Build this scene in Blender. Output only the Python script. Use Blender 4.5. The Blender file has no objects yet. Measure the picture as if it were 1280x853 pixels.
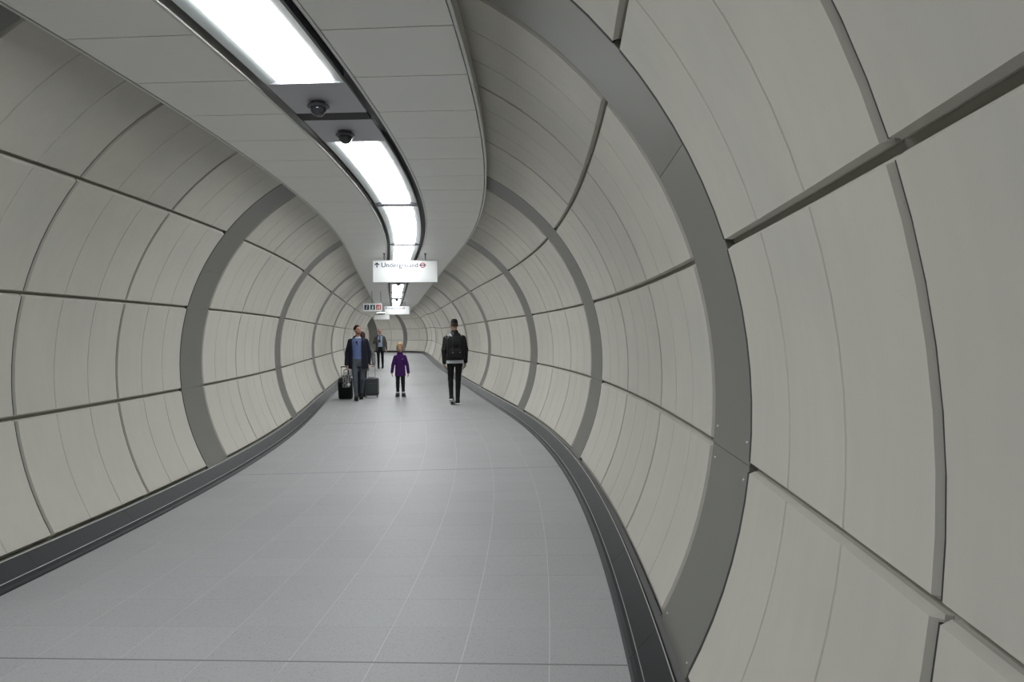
import bpy, math, random
import numpy as np
from mathutils import Vector, Matrix

rng = random.Random(7)
scene = bpy.context.scene
C = scene.collection

# ------------------------------------------------------------------ camera, world, exposure
PITCH, ROLL, FPX = -0.009746, -0.015802, 900.29          # focal length in pixels of a 1280 x 853 frame
cam_d = bpy.data.cameras.new('camera')
cam_d.sensor_width = 36.0
cam_d.lens = FPX / 1280.0 * 36.0
cam_d.clip_start = 0.05
cam_d.clip_end = 300
cam = bpy.data.objects.new('camera', cam_d)
C.objects.link(cam)
fw = Vector((0, math.cos(PITCH), math.sin(PITCH)))
up0 = Vector((0, -math.sin(PITCH), math.cos(PITCH)))
rt = Vector((1, 0, 0)) * math.cos(ROLL) + up0 * math.sin(ROLL)
up = -Vector((1, 0, 0)) * math.sin(ROLL) + up0 * math.cos(ROLL)
cam.matrix_world = Matrix(((rt.x, up.x, -fw.x, 0), (rt.y, up.y, -fw.y, 0), (rt.z, up.z, -fw.z, 1.5), (0, 0, 0, 1)))
scene.camera = cam

world = bpy.data.worlds.new('world')
scene.world = world
world.use_nodes = True
world.node_tree.nodes['Background'].inputs[0].default_value = (0.5, 0.52, 0.55, 1)
world.node_tree.nodes['Background'].inputs[1].default_value = 0.02

LIGHT = 9.0                                               # radiance of the ceiling luminaires
vs = scene.view_settings
vs.view_transform = 'Standard'
vs.look = 'None'
vs.exposure = 0.9
vs.gamma = 1.0
vs.use_curve_mapping = False

# ------------------------------------------------------------------ the tunnel's centre line
KS = [-9, -4, 0, 4, 8, 12, 16, 20, 25, 28, 51, 53, 70]
KV = [.0102, .0102, .0171, .0240, .0268, .0181, -.0054, .0016, -.0016, 0, 0, .14, .14]
DS = 0.05
SG = np.arange(-10.0, 66.0, DS)
_k = np.interp(SG, KS, KV)
_cum = lambda a: np.concatenate([[0], np.cumsum((a[1:] + a[:-1]) / 2 * DS)])
TH = _cum(_k)
TH = TH - np.interp(0, SG, TH) - 0.12668
PX = _cum(-np.sin(TH)); PX = PX - np.interp(0, SG, PX) - 1.60787
PY = _cum(np.cos(TH)); PY = PY - np.interp(0, SG, PY)
_t = np.clip((SG - 34) / 14, 0, 1)
PZ = 0.18 * _t * _t * (3 - 2 * _t)                        # the passage climbs slightly towards its end

def W(s, o, z):
    """point at distance s along the tunnel, o to the right of the centre line, z above the floor"""
    th = np.interp(s, SG, TH)
    return (float(np.interp(s, SG, PX) + o * math.cos(th)), float(np.interp(s, SG, PY) + o * math.sin(th)),
            float(z + np.interp(s, SG, PZ)))

def heading(s):
    return float(np.interp(s, SG, TH))

RAD, ZC = 2.243, 1.203                                    # lining radius and height of its centre
ROWS = [-28.0, -6.0, 16.3, 39.0, 66.0]                    # angles of the long joints
HW = 1.794                                                # half width of the floor
OC, CH, CI, CZ = -0.045, 1.035, 0.34, 3.10                # ceiling: centre, half width, half trough, height
S0, S1 = -8.0, 64.0

# ------------------------------------------------------------------ materials
def nt(name):
    m = bpy.data.materials.new(name)
    m.use_nodes = True
    return m, m.node_tree, m.node_tree.nodes['Principled BSDF']

def plain(name, col, rough=0.6, metal=0.0, spec=0.5, emit=0.0, noise=0.0, scale=20.0, bump=0.0):
    m, t, b = nt(name)
    b.inputs['Base Color'].default_value = (*col, 1)
    b.inputs['Roughness'].default_value = rough
    b.inputs['Metallic'].default_value = metal
    b.inputs['Specular IOR Level'].default_value = spec
    if emit:
        b.inputs['Emission Color'].default_value = (*col, 1)
        b.inputs['Emission Strength'].default_value = emit
    if noise or bump:
        co = t.nodes.new('ShaderNodeTexCoord')
        n = t.nodes.new('ShaderNodeTexNoise')
        n.inputs['Scale'].default_value = scale
        n.inputs['Detail'].default_value = 4
        t.links.new(co.outputs['Object'], n.inputs['Vector'])
        if noise:
            r = t.nodes.new('ShaderNodeMapRange')
            r.inputs['To Min'].default_value = 1 - noise
            r.inputs['To Max'].default_value = 1 + noise
            t.links.new(n.outputs['Fac'], r.inputs['Value'])
            x = t.nodes.new('ShaderNodeVectorMath'); x.operation = 'SCALE'
            x.inputs[0].default_value = col
            t.links.new(r.outputs['Result'], x.inputs['Scale'])
            t.links.new(x.outputs['Vector'], b.inputs['Base Color'])
        if bump:
            bp = t.nodes.new('ShaderNodeBump')
            bp.inputs['Strength'].default_value = bump
            bp.inputs['Distance'].default_value = 0.01
            t.links.new(n.outputs['Fac'], bp.inputs['Height'])
            t.links.new(bp.outputs['Normal'], b.inputs['Normal'])
    return m

def math_node(t, op, a, b=None):
    n = t.nodes.new('ShaderNodeMath'); n.operation = op
    for i, v in enumerate((a, b)):
        if v is None: continue
        if isinstance(v, (int, float)): n.inputs[i].default_value = v
        else: t.links.new(v, n.inputs[i])
    return n.outputs[0]

def concrete_mat():
    m, t, b = nt('cast concrete panel')
    co = t.nodes.new('ShaderNodeTexCoord')
    oi = t.nodes.new('ShaderNodeObjectInfo')
    n1 = t.nodes.new('ShaderNodeTexNoise'); n1.inputs['Scale'].default_value = 1.6; n1.inputs['Detail'].default_value = 5
    mp = t.nodes.new('ShaderNodeMapping'); mp.inputs['Scale'].default_value = (9, 9, 0.9)
    n2 = t.nodes.new('ShaderNodeTexNoise'); n2.inputs['Scale'].default_value = 1.5; n2.inputs['Detail'].default_value = 4
    n3 = t.nodes.new('ShaderNodeTexVoronoi'); n3.inputs['Scale'].default_value = 38
    n4 = t.nodes.new('ShaderNodeTexNoise'); n4.inputs['Scale'].default_value = 90; n4.inputs['Detail'].default_value = 3
    for n in (n1, n3, n4): t.links.new(co.outputs['Object'], n.inputs['Vector'])
    t.links.new(co.outputs['Object'], mp.inputs['Vector']); t.links.new(mp.outputs['Vector'], n2.inputs['Vector'])
    v = math_node(t, 'MULTIPLY_ADD', oi.outputs['Random'], 0.08); t.nodes[-1].inputs[2].default_value = 0.96
    v = math_node(t, 'ADD', v, math_node(t, 'MULTIPLY', math_node(t, 'SUBTRACT', n1.outputs['Fac'], 0.5), 0.16))
    v = math_node(t, 'ADD', v, math_node(t, 'MULTIPLY', math_node(t, 'SUBTRACT', n2.outputs['Fac'], 0.5), 0.10))
    pit = math_node(t, 'LESS_THAN', n3.outputs['Distance'], 0.055)          # blow holes of the casting
    rare = math_node(t, 'GREATER_THAN', n1.outputs['Fac'], 0.56)
    v = math_node(t, 'SUBTRACT', v, math_node(t, 'MULTIPLY', math_node(t, 'MULTIPLY', pit, rare), 0.25))
    mix = t.nodes.new('ShaderNodeMix'); mix.data_type = 'RGBA'
    mix.inputs[6].default_value = (0.478, 0.471, 0.438, 1)
    mix.inputs[7].default_value = (0.490, 0.470, 0.408, 1)
    t.links.new(n1.outputs['Fac'], mix.inputs[0])
    sc = t.nodes.new('ShaderNodeVectorMath'); sc.operation = 'SCALE'
    t.links.new(mix.outputs[2], sc.inputs[0]); t.links.new(v, sc.inputs['Scale'])
    t.links.new(sc.outputs[0], b.inputs['Base Color'])
    b.inputs['Roughness'].default_value = 0.62
    b.inputs['Specular IOR Level'].default_value = 0.35
    bp = t.nodes.new('ShaderNodeBump'); bp.inputs['Strength'].default_value = 0.08; bp.inputs['Distance'].default_value = 0.004
    t.links.new(n4.outputs['Fac'], bp.inputs['Height']); t.links.new(bp.outputs['Normal'], b.inputs['Normal'])
    return m

def floor_mat():
    m, t, b = nt('speckled grey stone tile')
    co = t.nodes.new('ShaderNodeTexCoord')
    oi = t.nodes.new('ShaderNodeObjectInfo')
    n1 = t.nodes.new('ShaderNodeTexNoise'); n1.inputs['Scale'].default_value = 300; n1.inputs['Detail'].default_value = 3
    n2 = t.nodes.new('ShaderNodeTexVoronoi'); n2.inputs['Scale'].default_value = 230
    n3 = t.nodes.new('ShaderNodeTexNoise'); n3.inputs['Scale'].default_value = 1.3; n3.inputs['Detail'].default_value = 4
    for n in (n1, n2, n3): t.links.new(co.outputs['Object'], n.inputs['Vector'])
    v = math_node(t, 'MULTIPLY_ADD', oi.outputs['Random'], 0.05); t.nodes[-1].inputs[2].default_value = 0.975
    v = math_node(t, 'ADD', v, math_node(t, 'MULTIPLY', math_node(t, 'SUBTRACT', n1.outputs['Fac'], 0.5), 0.7))
    v = math_node(t, 'ADD', v, math_node(t, 'MULTIPLY', math_node(t, 'SUBTRACT', n3.outputs['Fac'], 0.5), 0.14))
    sp = t.nodes.new('ShaderNodeSeparateColor'); t.links.new(n2.outputs['Color'], sp.inputs[0])
    dk = math_node(t, 'GREATER_THAN', sp.outputs[0], 0.93)
    v = math_node(t, 'SUBTRACT', v, math_node(t, 'MULTIPLY', dk, 0.24))
    sc = t.nodes.new('ShaderNodeVectorMath'); sc.operation = 'SCALE'
    sc.inputs[0].default_value = (0.328, 0.333, 0.340)
    t.links.new(v, sc.inputs['Scale']); t.links.new(sc.outputs[0], b.inputs['Base Color'])
    r = math_node(t, 'MULTIPLY_ADD', n3.outputs['Fac'], 0.14); t.nodes[-1].inputs[2].default_value = 0.47
    t.links.new(r, b.inputs['Roughness'])
    b.inputs['Specular IOR Level'].default_value = 0.28
    return m

M = {
    'concrete': concrete_mat(),
    'floor': floor_mat(),
    'grout': plain('pale grout', (0.50, 0.50, 0.49), 0.8),
    'lining': plain('dark joint recess', (0.27, 0.262, 0.222), 0.9),
    'band': plain('grey coated steel', (0.165, 0.164, 0.148), 0.42, 0.15, noise=0.05, scale=3),
    'far_band': plain('darker band steel', (0.13, 0.13, 0.115), 0.5, 0.1, noise=0.05, scale=3),  # darker tone for the last bands past the bend
    'screw': plain('bright screw steel', (0.75, 0.75, 0.72), 0.25, 1.0),
    'ceil': plain('white enamel ceiling panel', (0.80, 0.80, 0.775), 0.42, noise=0.015, scale=3),
    'trim': plain('brushed aluminium trim', (0.62, 0.62, 0.60), 0.4, 0.4),
    'fascia': plain('grey fascia enamel', (0.60, 0.60, 0.57), 0.5),
    'slot': plain('dark grey slot', (0.10, 0.10, 0.10), 0.6),
    'plate': plain('satin grey plate', (0.42, 0.42, 0.46), 0.45),
    'vent': plain('black vent and gap shade', (0.022, 0.022, 0.024), 0.7),
    'wing': plain('frosted grey luminaire edge', (0.40, 0.43, 0.43), 0.3),
    'lamp': plain('glowing diffuser', (0.97, 0.99, 1.0), 0.5, emit=LIGHT),
    'skirt': plain('black granite skirting', (0.015, 0.016, 0.018), 0.5, spec=0.15, noise=0.25, scale=60),
    'joint': plain('dark movement joint', (0.16, 0.16, 0.16), 0.6),
    'steel': plain('stainless edge strip', (0.30, 0.30, 0.29), 0.45, 0.3),
    'signwhite': plain('white sign enamel', (0.66, 0.68, 0.68), 0.45),
    'signframe': plain('grey sign frame', (0.42, 0.43, 0.43), 0.4, 0.3),
    'navy': plain('navy sign print', (0.010, 0.012, 0.045), 0.5),
    'red': plain('red sign print', (0.30, 0.012, 0.022), 0.5),
    'green': plain('green sign print', (0.006, 0.06, 0.045), 0.5),
    'black': plain('black plastic', (0.012, 0.012, 0.013), 0.45),
    'dome': plain('smoked camera dome', (0.03, 0.03, 0.04), 0.08, spec=0.8),
    'camgrey': plain('grey camera housing', (0.07, 0.07, 0.085), 0.4),
}

# ------------------------------------------------------------------ mesh helpers
def mesh(name, verts, faces, mat, parent=None, smooth=None):
    me = bpy.data.meshes.new(name)
    me.from_pydata(verts, [], faces)
    mats = mat if isinstance(mat, (list, tuple)) else [mat]
    for a in mats: me.materials.append(M[a] if isinstance(a, str) else a)
    me.validate()
    if smooth is not None:
        me.polygons.foreach_set('use_smooth', [True] * len(me.polygons))
        me.set_sharp_from_angle(angle=math.radians(smooth))
    o = bpy.data.objects.new(name, me)
    C.objects.link(o)
    if parent is not None: o.parent = parent
    return o

def tag(o, label=None, cat=None, group=None, kind=None):
    if label: o['label'] = label
    if cat: o['category'] = cat
    if group: o['group'] = group
    if kind: o['kind'] = kind
    return o

def empty(name, loc, rz=0.0):
    o = bpy.data.objects.new(name, None)
    C.objects.link(o)
    o.empty_display_size = 0.1
    o.location = loc
    o.rotation_euler = (0, 0, rz)
    return o

def sweep(prof, ss, closed=False, cap=False):
    """profile of (o, z) points swept along the tunnel at the stations ss"""
    v, f = [], []
    n = len(prof)
    for s in ss:
        for o, z in prof: v.append(W(s, o, z))
    for i in range(len(ss) - 1):
        for j in range(n if closed else n - 1):
            a, b = i * n + j, i * n + (j + 1) % n
            f.append((a, b, b + n, a + n))
    if cap:
        f.append(tuple(range(n)))
        f.append(tuple(reversed(range((len(ss) - 1) * n, len(ss) * n))))
    return v, f

def stations(a, b, step=0.5):
    n = max(1, int(math.ceil((b - a) / step)))
    return [a + (b - a) * i / n for i in range(n + 1)]

def sweep_box(a, b, o0, o1, z0, z1, step=0.4):
    return sweep([(o0, z0), (o1, z0), (o1, z1), (o0, z1)], stations(a, b, step), True, True)

class MB:
    """collects simple solids in local coordinates"""
    def __init__(s): s.v, s.f = [], []
    def add(s, v, f):
        k = len(s.v); s.v += [tuple(p) for p in v]; s.f += [tuple(i + k for i in q) for q in f]; return s
    def box(s, x0, x1, y0, y1, z0, z1):
        return s.add([(x0, y0, z0), (x1, y0, z0), (x1, y1, z0), (x0, y1, z0), (x0, y0, z1), (x1, y0, z1), (x1, y1, z1), (x0, y1, z1)],
                     [(3, 2, 1, 0), (4, 5, 6, 7), (0, 1, 5, 4), (1, 2, 6, 5), (2, 3, 7, 6), (3, 0, 4, 7)])
    def rbox(s, x0, x1, y0, y1, z0, z1, r, n=3):
        """box with rounded vertical-plane (x-z) corners and softened front and back rims"""
        pts = []
        for cx, cz, a0 in ((x1 - r, z1 - r, 0), (x0 + r, z1 - r, 90), (x0 + r, z0 + r, 180), (x1 - r, z0 + r, 270)):
            for i in range(n + 1):
                a = math.radians(a0 + 90 * i / n); pts.append((cx + r * math.cos(a), cz + r * math.sin(a)))
        cx, cz = (x0 + x1) / 2, (z0 + z1) / 2
        e = min(r * 0.5, (y1 - y0) * 0.3)
        rings = []
        for y, sh in ((y0, e), (y0 + e * 0.3, e * 0.3), (y0 + e, 0), (y1 - e, 0), (y1 - e * 0.3, e * 0.3), (y1, e)):
            kx, kz = 1 - sh / ((x1 - x0) / 2), 1 - sh / ((z1 - z0) / 2)
            rings.append([(cx + (p - cx) * kx, y, cz + (q - cz) * kz) for p, q in pts])
        m = len(pts); v = [p for r_ in rings for p in r_]; f = [tuple(range(m))]
        for i in range(len(rings) - 1):
            for j in range(m):
                a, b = i * m + j, i * m + (j + 1) % m
                f.append((b, a, a + m, b + m))
        f.append(tuple(reversed(range((len(rings) - 1) * m, len(rings) * m))))
        return s.add(v, f)
    def tube(s, path, r, n=8):
        P = [Vector(p) for p in path]; v, f = [], []
        for i, p in enumerate(P):
            d = (P[min(i + 1, len(P) - 1)] - P[max(i - 1, 0)]).normalized()
            a = d.cross(Vector((0, 0, 1)))
            if a.length < 0.05: a = d.cross(Vector((1, 0, 0)))
            a.normalize(); b = d.cross(a)
            rr = r[i] if isinstance(r, (list, tuple)) else r
            for j in range(n):
                t = 2 * math.pi * j / n; v.append(p + a * rr * math.cos(t) + b * rr * math.sin(t))
        for i in range(len(P) - 1):
            for j in range(n):
                f.append((i * n + j, i * n + (j + 1) % n, (i + 1) * n + (j + 1) % n, (i + 1) * n + j))
        f.append(tuple(reversed(range(n)))); f.append(tuple(range((len(P) - 1) * n, len(P) * n)))
        return s.add(v, f)
    def lathe(s, prof, n=20, c=(0, 0, 0), axis='z'):
        v, f = [], []
        for r, h in prof:
            for j in range(n):
                t = 2 * math.pi * j / n
                p = (r * math.cos(t), r * math.sin(t), h)
                if axis == 'x': p = (p[2], p[0], p[1])
                if axis == 'y': p = (p[0], p[2], p[1])
                v.append((c[0] + p[0], c[1] + p[1], c[2] + p[2]))
        for i in range(len(prof) - 1):
            for j in range(n):
                f.append((i * n + j, i * n + (j + 1) % n, (i + 1) * n + (j + 1) % n, (i + 1) * n + j))
        f.append(tuple(reversed(range(n)))); f.append(tuple(range((len(prof) - 1) * n, len(prof) * n)))
        return s.add(v, f)
    def build(s, name, mat, parent=None, smooth=30):
        return mesh(name, s.v, s.f, mat, parent, smooth)

# ------------------------------------------------------------------ floor
FZ = stations(S0, S1, 0.4)
v, f = sweep([(-HW - 0.12, -0.0008), (HW + 0.12, -0.0008), (HW + 0.12, -0.15), (-HW - 0.12, -0.15)], FZ, True, True)
floor = tag(mesh('floor', v, f, 'grout'), 'grey speckled stone tile floor of the curving passage', 'floor', kind='structure')
COLS = [-HW, -1.41, -1.00, -0.585, -0.175, 0.23, 0.63, 1.035, 1.44, HW]
TS, TL = 3.35, 0.3875

def tile_verts(k, c):
    a, b = TS + k * TL + 0.0006, TS + (k + 1) * TL - 0.0006
    o0, o1 = COLS[c] + (0.0018 if c else 0), COLS[c + 1] - (0.0018 if c < 8 else 0)
    dz = 0.0
    top = [W(a, o0, dz), W(a, o1, dz), W(b, o1, dz), W(b, o0, dz)]
    bot = [W(a, o0, -0.02), W(a, o1, -0.02), W(b, o1, -0.02), W(b, o0, -0.02)]
    return bot + top, [(4, 5, 6, 7), (0, 1, 5, 4), (1, 2, 6, 5), (2, 3, 7, 6), (3, 0, 4, 7)]

K0, K1 = int(math.floor((S0 - TS) / TL)) + 1, int((S1 - TS) / TL) - 1
sv, sf = [], []
for k in range(K0, K1):
    for c in range(9):
        v, f = tile_verts(k, c)
        if -1 <= k < 32:
            mesh('floor_tile', v, f, 'floor', floor)
        else:
            n = len(sv); sv += v; sf += [tuple(i + n for i in q) for q in f]
tag(mesh('floor_tiles', sv, sf, 'floor', floor), kind='stuff')
for k in range(-24, 150, 12):
    s = TS + k * TL
    if S0 < s < S1:
        v, f = sweep_box(s - 0.005, s + 0.005, -HW, HW, -0.01, 0.0008)
        mesh('movement_joint', v, f, 'joint', floor)

# ------------------------------------------------------------------ walls: recess lining, concrete panels, steel bands
BANDS = [(-1.80, -1.18), (2.957, 3.588), (7.726, 8.386), (12.482, 13.12), (18.34, 18.95), (24.03, 24.64), (29.8, 30.4),
         (36.2, 36.8), (42.2, 42.75), (47.3, 47.8), (52.3, 52.75), (55.95, 56.35), (58.6, 59.25), (60.5, 62.2)]
COLUMNS = []
prev = -8.0
for a, b in BANDS:
    n = max(1, int(round((a - prev) / 1.55)))
    if abs(a - 58.6) < .01: n = 2
    if a > 60: n = 1
    for i in range(n): COLUMNS.append((prev + (a - prev) * i / n, prev + (a - prev) * (i + 1) / n))
    prev = b
COLUMNS += [(62.2, 64.0)]
walls = {}
for side, nm, lab in ((-1, 'wall_left', 'curved left wall lined with pale concrete panels and steel bands'),
                      (1, 'wall_right', 'curved right wall lined with pale concrete panels and steel bands')):
    pr = [(side * (RAD + 0.042) * math.cos(math.radians(a)), ZC + (RAD + 0.042) * math.sin(math.radians(a))) for a in range(-60, 92, 4)]
    pr += [(o + side * 0.0, z) for o, z in []]
    v, f = sweep(pr, FZ)
    if side < 0: f = [q[::-1] for q in f]
    walls[side] = tag(mesh(nm, v, f, 'lining', smooth=40), lab, 'wall', kind='structure')

def arc_panel(side, sp, tp):
    """grid of (s, depth) by (angle, depth): front skin of a cast panel with chamfered rim"""
    v, f = [], []
    n = len(tp)
    for s, ds in sp:
        for t, dt in tp:
            r = RAD + max(ds, dt)
            v.append(W(s, side * r * math.cos(math.radians(t)), ZC + r * math.sin(math.radians(t))))
    for i in range(len(sp) - 1):
        for j in range(n - 1):
            q = (i * n + j, i * n + j + 1, (i + 1) * n + j + 1, (i + 1) * n + j)
            f.append(q if side > 0 else q[::-1])
    return v, f

CHM, GAP, THK = 0.024, 0.011, 0.040
CW = 0.010
LGAP = 0.011
DEG = math.degrees(1 / RAD)
for side in (-1, 1):
    for (a, b) in COLUMNS:
        a2, b2 = a + GAP, b - GAP
        L = b2 - a2
        sp = [(a2, THK), (a2, CHM), (a2 + CW, 0)]
        if L > 0.9:
            for q in (1 / 3, 2 / 3):
                c = a2 + L * q
                if a > 50: sp.append((a2 + L * (q - 1 / 6), 0))
                sp += [(c - 0.006, 0), (c, 0.009), (c + 0.006, 0)]
            if a > 50: sp.append((a2 + L * 5 / 6, 0))
        sp += [(b2 - CW, 0), (b2, CHM), (b2, THK)]
        for r in range(4):
            t0, t1 = ROWS[r] + LGAP * DEG, ROWS[r + 1] - LGAP * DEG
            if r == 0: t0 = ROWS[0]
            tp = [(t0, THK), (t0, CHM), (t0 + CW * DEG, 0)]
            m = 7
            for i in range(1, m): tp.append((t0 + (t1 - t0) * i / m, 0))
            tp += [(t1 - CW * DEG, 0), (t1, CHM), (t1, THK)]
            v, f = arc_panel(side, sp, tp)
            mesh('concrete_panel', v, f, 'concrete', walls[side], smooth=20)
    ends = {round(b, 3) for a, b in BANDS}
    starts = {round(a, 3) for a, b in BANDS if a > 0}
    edges = sorted(({round(a, 3) for a, b in COLUMNS if a > 0} - ends) | starts)
    for e in edges:
        g0, gw, gd = (e - 0.018, 0.026, 0.0015) if e in starts else (e - GAP - 0.004, 0.010, 0.005)
        for r in range(4):
            t0, t1 = ROWS[r] + (LGAP + CW) * DEG, ROWS[r + 1] - (LGAP + CW) * DEG
            tp = [(t0 + (t1 - t0) * i / 7, 0) for i in range(8)]
            v, f = arc_panel(side, [(g0, 0.036), (g0, gd), (g0 + gw, gd), (g0 + gw, 0.036)], tp)
            mesh('joint_shade_strip', v, f, 'vent', walls[side])  # black strip painting in the shade of the deep ring gap
    for (a, b) in BANDS:
        a2, b2 = a + 0.016, b - 0.005
        segs = [(-29.0, -6.0), (-6.0, 27.3), (27.3, 66.0)]
        for (t0, t1) in segs:
            g = 0.0012 * DEG
            ss = stations(a2, b2, 0.6)
            sp = [(ss[0], THK), (ss[0], 0.010)] + [(q, 0.008) for q in stations(a2 + 0.003, b2 - 0.003, 0.65)] + [(ss[-1], 0.010), (ss[-1], THK)]
            tp = [(t0 + g, THK), (t0 + g, 0.010)] + [(t0 + g + (t1 - t0 - 2 * g) * i / 12, 0.008) for i in range(13)] + [(t1 - g, 0.010), (t1 - g, THK)]
            v, f = arc_panel(side, sp, tp)
            band = mesh('steel_band', v, f, 'far_band' if a > 58 else 'band', walls[side], smooth=20)
            if 0 < a < 14 and t1 < 30:
                for t in ((t0 + 1.6, t1 - 1.6) if t0 < -10 else (t0 + 2.2,)):
                    for s in ((a + 0.07, b - 0.07)):
                        rr = RAD + 0.004
                        c = Vector(W(s, side * rr * math.cos(math.radians(t)), ZC + rr * math.sin(math.radians(t))))
                        c2 = Vector(W(s, side * (rr + 0.006) * math.cos(math.radians(t)), ZC + (rr + 0.006) * math.sin(math.radians(t))))
                        MB().tube([c2, c], [0.009, 0.007], 10).build('screw', 'screw', band)

v = [W(63.9, (RAD + 0.05) * math.cos(a), ZC + (RAD + 0.05) * math.sin(a)) for a in np.linspace(0, 2 * math.pi, 40)[:-1]]  # unseen cap, added so the far bend does not reflect black
tag(mesh('added_end_cap', v, [tuple(range(39))], 'concrete'), 'pale cap added out of sight beyond the far bend to keep it from going black', 'wall', kind='structure')

# ------------------------------------------------------------------ skirting
for side, nm in ((-1, 'baseboard_left'), (1, 'baseboard_right')):
    q = [(HW, -0.02), (HW + 0.19, -0.02), (HW + 0.19, 0.125), (HW + 0.13, 0.12)]
    v, f = sweep([(side * o, z) for o, z in q], FZ, True, True)
    bb = tag(mesh(nm, v, f, 'slot'), 'black granite skirting along the foot of the %s wall' % nm.split('_')[1], 'skirting', kind='structure')
    s = -7.3
    while s < 62:
        e = min(s + 1.19, 63)
        pr = [(HW - 0.002, 0.0), (HW + 0.012, 0.006), (HW + 0.028, 0.020), (HW + 0.043, 0.040), (HW + 0.043, 0.012), (HW, -0.01)]
        v, f = sweep([(side * o, z) for o, z in pr], stations(s + 0.001, e - 0.001, 0.4), True, True)
        mesh('cove_tile', v, f, 'skirt', bb)
        pr = [(HW + 0.046, 0.045), (HW + 0.136, 0.137), (HW + 0.15, 0.130), (HW + 0.06, 0.03)]
        v, f = sweep([(side * o, z) for o, z in pr], stations(s + 0.001, e - 0.001, 0.4), True, True)
        mesh('skirting_tile', v, f, 'skirt', bb)
        s = e
    for o, z, w in ((HW + 0.0435, 0.0425, 0.0028), (HW + 0.137, 0.1385, 0.004)):
        v, f = sweep([(side * (o - w / 2), z), (side * (o + w / 2), z + w), (side * (o + w), z - 0.004)], FZ, True, True)
        mesh('edge_strip', v, f, 'steel', bb)

# ------------------------------------------------------------------ ceiling
v, f = sweep([(OC - CH - 0.02, CZ + 0.10), (OC + CH + 0.02, CZ + 0.10)], FZ)
ceiling = tag(mesh('ceiling', [p for p in v], [q[::-1] for q in f], 'slot'), 'suspended white panel ceiling with a central light trough', 'ceiling', kind='structure')
PL = 0.69
k = int((S0 - 3.8) / PL)
s = 3.8 + k * PL
while s < S1 - PL:
    for o0, o1 in ((OC - CH, OC - CI), (OC + CI, OC + CH)):
        v, f = sweep_box(s + 0.0055, s + PL - 0.0055, o0, o1, CZ, CZ + 0.035, 0.7)
        mesh('ceiling_panel', v, f, 'ceil', ceiling)
    s += PL
for sg in (-1, 1):
    e = OC + sg * (CH + 0.007)
    v, f = sweep([(e, CZ - 0.004), (e + sg * 0.018, CZ - 0.004), (e + sg * 0.018, CZ + 0.02), (e, CZ + 0.02)], FZ, True, True)
    mesh('edge_trim', v, f, 'trim', ceiling)
    v, f = sweep([(e + sg * 0.019, CZ + 0.015), (e + sg * 0.022, CZ + 0.20), (e + sg * 0.012, CZ + 0.20), (e + sg * 0.010, CZ + 0.015)], FZ, True, True)
    mesh('fascia', v, f, 'fascia', ceiling)
    e = OC + sg * (CI - 0.004)
    v, f = sweep([(e, CZ - 0.003), (e - sg * 0.02, CZ - 0.003), (e - sg * 0.02, CZ + 0.06), (e, CZ + 0.06)], FZ, True, True)
    mesh('trough_trim', v, f, 'trim', ceiling)

LUM = [(-7.5, -4.0), (-3.85, -0.1), (1.0, 4.6), (6.0, 8.8), (8.97, 12.75), (12.92, 17.0), (17.15, 21.6), (23.0, 27.0), (27.15, 31.0),
       (32.4, 36.2), (36.35, 40.0), (41.4, 45.2), (45.35, 49.5), (49.65, 53.0), (54.2, 57.3), (57.5, 60.8)]  # the last strip is added to brighten the end of the bend
LO = -0.052
where = ['behind the viewer, far', 'behind the viewer', 'nearest the viewer, before the two dome cameras', 'just past the two dome cameras', 'second past the dome cameras',
         'just in front of the hanging sign', 'just past the first hanging sign', 'between the first and second hanging signs, near', 'between the first and second hanging signs, far',
         'above the second hanging sign', 'past the second hanging sign', 'before the third hanging sign', 'above the third hanging sign', 'at the start of the far bend', 'in the far bend', 'added at the end of the far bend to brighten it']
for (a, b), wh in zip(LUM, where):
    mid = (a + b) / 2
    base = W(mid, LO, CZ + 0.03)
    t = tag(empty('ceiling_light', base), 'glowing white ceiling light strip ' + wh, 'light', 'ceiling light strips in the trough')
    def loc(v): return [(p[0] - base[0], p[1] - base[1], p[2] - base[2]) for p in v]
    v, f = sweep_box(a + 0.01, b - 0.01, LO - 0.168, LO + 0.168, CZ + 0.016, CZ + 0.038)
    mesh('diffuser', loc(v), f, 'lamp', t)
    for sg in (-1, 1):
        pr = [(LO + sg * 0.170, CZ + 0.030), (LO + sg * 0.252, CZ + 0.010), (LO + sg * 0.255, CZ + 0.03), (LO + sg * 0.170, CZ + 0.045)]
        v, f = sweep(pr, stations(a, b, 0.4), True, True)
        mesh('frosted_edge', loc(v), f, 'wing', t)
    v, f = sweep_box(a, b, LO - 0.25, LO + 0.25, CZ + 0.045, CZ + 0.08)
    mesh('housing', loc(v), f, 'camgrey', t)
PLATES = [(4.6, 6.0), (21.6, 23.0), (31.0, 32.4), (40.0, 41.4), (53.0, 54.2)]
for a, b in PLATES:
    m = a + 0.44 * (b - a)
    for q0, q1 in ((a + 0.004, m), (m + 0.17, b - 0.004)):
        v, f = sweep_box(q0, q1, LO - 0.255, LO + 0.255, CZ + 0.012, CZ + 0.03)
        mesh('blank_plate', v, f, 'plate', ceiling)
    v, f = sweep_box(m + 0.002, m + 0.168, LO - 0.25, LO + 0.25, CZ + 0.011, CZ + 0.03)
    mesh('vent_strip', v, f, 'vent', ceiling)
for i in range(len(LUM) - 1):
    a, b = LUM[i][1], LUM[i + 1][0]
    if b - a < 0.3:
        v, f = sweep_box(a + 0.012, b - 0.012, LO - 0.26, LO + 0.26, CZ + 0.001, CZ + 0.03)
        mesh('cross_bar', v, f, 'camgrey', ceiling)

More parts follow.
